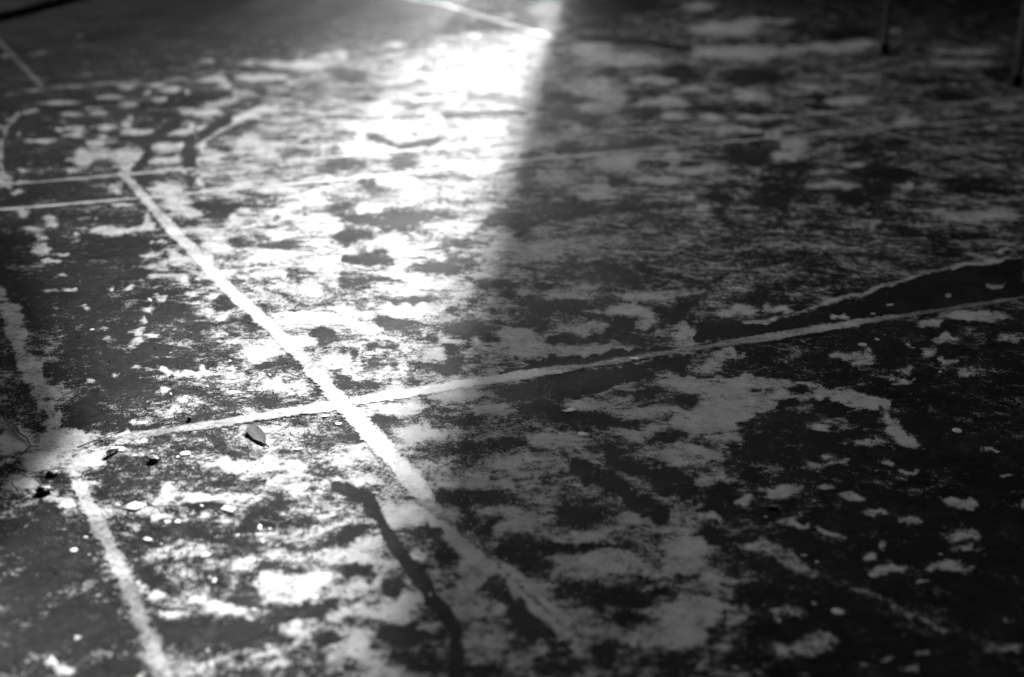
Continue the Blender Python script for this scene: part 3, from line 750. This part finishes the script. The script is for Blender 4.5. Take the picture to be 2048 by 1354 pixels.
twig('long thin dark straw lying on pale crust where the lines meet', [[(155, 899), (178, 892), (205, 879), (238, 865)]], 0.0018, M_TWIG, 'straw', 'straw')
twig('forked black twig on pale crust in the shade',
     [[(16, 852), (38, 871), (55, 881), (62, 895), (79, 898)], [(62, 895), (51, 909), (40, 914)], [(22, 850), (40, 868)]], 0.0025, M_TWIG)
twig('short black needle lying on the small sunlit wedge of crust', [[(24, 970), (30, 980), (37, 988)]], 0.0018, M_TWIG, 'needle', 'needle')
twig('slanting black needle just below the sunlit wedge of crust', [[(3, 989), (7, 993), (10, 997)]], 0.0018, M_TWIG, 'needle', 'needle')
twig('pale stick in the crust pointing at a round flake', [[(216, 912), (225, 906), (237, 901)]], 0.007, M_CHIP, 'stick', 'stick', 0.0)
twig('thin pale thread curled on bare floor', [[(522, 1042), (535, 1047), (552, 1048), (570, 1045), (586, 1038)]], 0.0008, M_CRUMB, 'thread', 'thread')
twig('bent dark hair-like twig on grey crust', [[(985, 893), (1000, 900), (1015, 908)]], 0.0014, M_TWIG)

# dark husk with a hollow, and two dark clods in the shade
def husk(px, py, wpx, label, name, cat, sc=(1, 0.8, 0.5)):
    p = at(px, py)
    lx = wpx * px_m(px, py)
    bm = bmesh.new()
    bmesh.ops.create_icosphere(bm, subdivisions=3, radius=0.5)
    ph = random.random() * 5
    for v in bm.verts:
        q = v.co.copy()
        k = 1 + 0.16 * math.sin(q.x * 9 + ph) * math.cos(q.y * 7) + 0.10 * math.sin(q.z * 13 + q.y * 8 + ph)
        if name == 'husk' and q.z > 0.1:
            k -= 0.45 * math.exp(-((q.x - 0.05) ** 2 + q.y ** 2) / 0.04)
        v.co = Vector((q.x * k * sc[0], q.y * k * sc[1], max(q.z * k, -0.42) * sc[2] + 0.42 * sc[2])) * lx
    o = link(name, bm_mesh(bm, name, True), M_DARK)
    o.location = (p.x, p.y, 0.0)
    tag(o, label, cat)

husk(308, 922, 22, 'dark hollow seed husk sitting on pale crust', 'husk', 'husk')
husk(87, 984, 30, 'larger dark clod in the shade below the sunlit wedge', 'clod', 'clod', (1, 0.8, 0.42))
husk(104, 949, 24, 'smaller dark clod at the tip of the sunlit wedge', 'clod', 'clod', (1, 0.8, 0.35))
husk(379, 840, 9, 'tiny dark clod beside the broad line', 'clod', 'clod', (1, 0.9, 0.8))
husk(1548, 1016, 20, 'small flat grey clod on the shaded bare floor', 'clod', 'clod', (1, 0.8, 0.35))

# fallen leaf, folded along its midrib, with a dark stem
def leaf():
    c = at(512, 872)
    m = px_m(512, 872)
    e = bpy.data.objects.new('fallen_leaf', None)
    C.objects.link(e)
    e.location = (c.x, c.y, 0)
    root, tip = at(530, 891) - c, at(507, 853) - c
    axis = tip - root
    L = axis.length
    ax = axis.normalized()
    side = Vector((-ax.y, ax.x, 0))
    prof = [(0, .02), (.12, .10), (.3, .22), (.5, .31), (.68, .33), (.82, .27), (.92, .17), (1.0, .03)]
    bm = bmesh.new()
    rows = []
    for t, wd in prof:
        row = []
        for s in (-1, -0.5, 0, 0.5, 1):
            wob = 1 + 0.08 * math.sin(t * 17 + s * 2)
            k = 0.62 if s > 0 else 0.34
            z = 0.003 + abs(s) * wd * L * (0.08 if s > 0 else 0.02) + 0.002 * t + 0.002 * math.sin(t * 9 + s)
            p = root + ax * (t * L + 0.06 * L * s * (s < 0)) + side * (s * wd * L * k * wob)
            row.append(bm.verts.new((p.x, p.y, z)))
        rows.append(row)
    for r0, r1 in zip(rows, rows[1:]):
        for k in range(4):
            bm.faces.new((r0[k], r0[k + 1], r1[k + 1], r1[k]))
    bmesh.ops.solidify(bm, geom=bm.faces[:], thickness=0.0008)
    link('blade', bm_mesh(bm, 'blade', True), M_LEAF, e)
    bm = bmesh.new()
    s0 = root
    add_tube(bm, [(s0.x, s0.y, 0.007), (s0.x + 0.004, s0.y - 0.006, 0.006), (s0.x + 0.010, s0.y - 0.012, 0.002)], [0.0022, 0.0018, 0.0014], 6)
    link('stem', bm_mesh(bm, 'stem', True), M_TWIG, e)
    tag(e, 'smooth grey fallen leaf with a dark stem, folded along its rib', 'leaf')
leaf()

# loose pale grains around the patches in focus
def grains():
    bmp = []
    faces = []
    n = 0
    for _ in range(4500):
        px, py = random.uniform(0, 1250), random.uniform(560, 1200)
        cv = float(cover_at(np.array([px]), np.array([py]))[0])
        if random.random() > (0.12 + max(0, 0.9 - abs(cv + 0.1) * 1.6)):
            continue
        p = at(px, py)
        r = random.choice((0.0010, 0.0012, 0.0016, 0.002, 0.003)) * random.uniform(0.7, 1.2)
        a = random.random() * 6
        k0 = n
        for j in range(5):
            t = a + j * 2 * math.pi / 5
            q = r * random.uniform(0.7, 1.25)
            bmp.append((p.x + q * math.cos(t), p.y + q * math.sin(t), 0.0004))
        bmp.append((p.x + r * 0.2, p.y, 0.002 + r * 0.7))
        for j in range(5):
            faces.append((k0 + j, k0 + (j + 1) % 5, k0 + 5))
        n += 6
    me = bpy.data.meshes.new('pale_grains')
    me.from_pydata(bmp, [], faces)
    o = link('pale_grains', me, M_CRUMB)
    tag(o, 'fine loose pale grains scattered over the dark floor', 'grains', kind='stuff')
grains()

# ------------------------------------------------------------------ the derelict hall round the floor: it lets the sun in through one open end
AX_U = Vector((math.sin(R(-25.2)), math.cos(R(-25.2)), 0))      # court axes
AX_V = Vector((math.sin(R(64.8)), math.cos(R(64.8)), 0))
HALL_Z = R(25.2)                                                 # turn of the hall about Z
JAMB = Vector((0.81, 17.9, 0))                                    # right-hand side of the open end

def hall_box(name, label, u0, u1, v0, v1, z0, z1, mat, cat='wall', kind=None):
    """box in the hall's own axes, measured from JAMB"""
    bm = bmesh.new()
    add_box(bm, v0, v1, u0, u1, z0, z1)
    bmesh.ops.bevel(bm, geom=bm.edges[:], offset=0.02, segments=1, affect='EDGES')
    o = link(name, bm_mesh(bm, name), mat)
    o.location = JAMB
    o.rotation_euler.z = HALL_Z
    tag(o, label, cat, None, kind)
    return o

ROOF_Z = 8.8
hall_box('end_wall', 'grey concrete wall closing the shaded half of the far end', 0, 0.35, 0.0, 9.0, -0.05, ROOF_Z, M_WALL)
hall_box('end_wall', 'grey concrete stub wall at the sunny corner of the far end', 0, 0.35, -11.0, -8.2, -0.05, ROOF_Z, M_WALL)
hall_box('lintel', 'concrete beam over the wide opening of the far end', 0.003, 0.347, -8.2, 0.0, 8.1, ROOF_Z, M_WALL, 'beam')
hall_box('side_wall', 'long grey concrete wall on the shaded side of the hall', -30, 0, 8.65, 9.0, -0.05, ROOF_Z, M_WALL)
hall_box('side_wall', 'long grey concrete wall on the sunny side of the hall', -30, 0, -11.0, -10.65, -0.05, ROOF_Z, M_WALL)
hall_box('back_wall', 'grey concrete wall closing the near end of the hall', -30.35, -30, -11.0, 9.0, -0.05, ROOF_Z, M_WALL)
hall_box('roof', 'flat dark roof over the old sports hall', -30.6, 0.6, -11.3, 9.3, ROOF_Z, ROOF_Z + 0.3, M_ROOF, 'roof')

hall_box('blocker', 'added unseen concrete gallery over the near half of the hall', -29.9, -9.1, -10.6, 8.6, 3.1, 3.4, M_WALL, 'blocker')  # slab added out of view to keep sky light off the near floor

# slats added out of view to dim the sun, more so away from the jamb
def shade_slats():
    e = bpy.data.objects.new('shade_slats', None)
    C.objects.link(e)
    e.location = JAMB
    e.rotation_euler.z = HALL_Z
    v = -1.15
    meshes = {}
    while v > -8.15:
        dens = float(np.interp(-v, [1.1, 2.4, 4.2, 8.2], [0.15, 0.58, 0.80, 0.85]))
        wd = round(0.08 * dens / 0.006) * 0.006
        if wd not in meshes:
            bm = bmesh.new()
            add_box(bm, -wd / 2, wd / 2, 0.14, 0.17, 0.0, 8.1)
            meshes[wd] = bm_mesh(bm, 'shade_slat')
        o = link('shade_slat', meshes[wd], M_WALL, e)
        o.location.x = v
        v -= 0.08
    bm = bmesh.new()                                     # low slats added beside the jamb to dim the farthest floor
    add_box(bm, -0.021, 0.021, 0.14, 0.17, 0.0, 2.7)
    low = bm_mesh(bm, 'shade_slat')
    for k in range(14):
        o = link('shade_slat', low, M_WALL, e)
        o.location.x = -0.06 - 0.08 * k
    for z in (0.0, 4.0, 8.0):
        bm = bmesh.new()
        add_box(bm, -8.19, -0.9, 0.172, 0.22, z, z + 0.09)
        link('rail', bm_mesh(bm, 'rail'), M_WALL, e)
    tag(e, 'added unseen grey slats that dim the sun at the open end of the hall', 'screen')
shade_slats()

# unseen panel added so that its shadow falls across the sunny floor edge
def shade_panel():
    tip = at(195, 850)                                   # near corner of its shadow on the floor
    zc = 3.2
    far = tip + Vector((math.sin(SUN_AZ), math.cos(SUN_AZ), 0)) * (zc / math.tan(SUN_EL))
    e = bpy.data.objects.new('shade_panel', None)
    C.objects.link(e)
    e.location = (far.x, far.y, 0)
    e.rotation_euler.z = R(22.5)
    bm = bmesh.new(); add_box(bm, -0.03, 0.0, 0.0, 2.35, zc, zc + 1.2)
    link('shade_board', bm_mesh(bm, 'shade_board'), M_WALL, e)
    for y in (0.4, 1.95):
        bm = bmesh.new()
        add_tube(bm, [(-0.06, y, zc + 0.2), (-0.06, y, ROOF_Z)], [0.03, 0.03], 10)
        link('hanger', bm_mesh(bm, 'hanger'), M_POLE, e)
    tag(e, 'added unseen grey panel on two rods that shades the floor edge', 'panel')
shade_panel()

# yard beyond, out to the horizon
bm = bmesh.new()
bmesh.ops.create_circle(bm, cap_ends=True, radius=900, segments=64)
o = link('ground', bm_mesh(bm, 'ground'), M_YARD)
o.location.z = -0.03
tag(o, 'bare yard around the hall', 'ground', kind='structure')
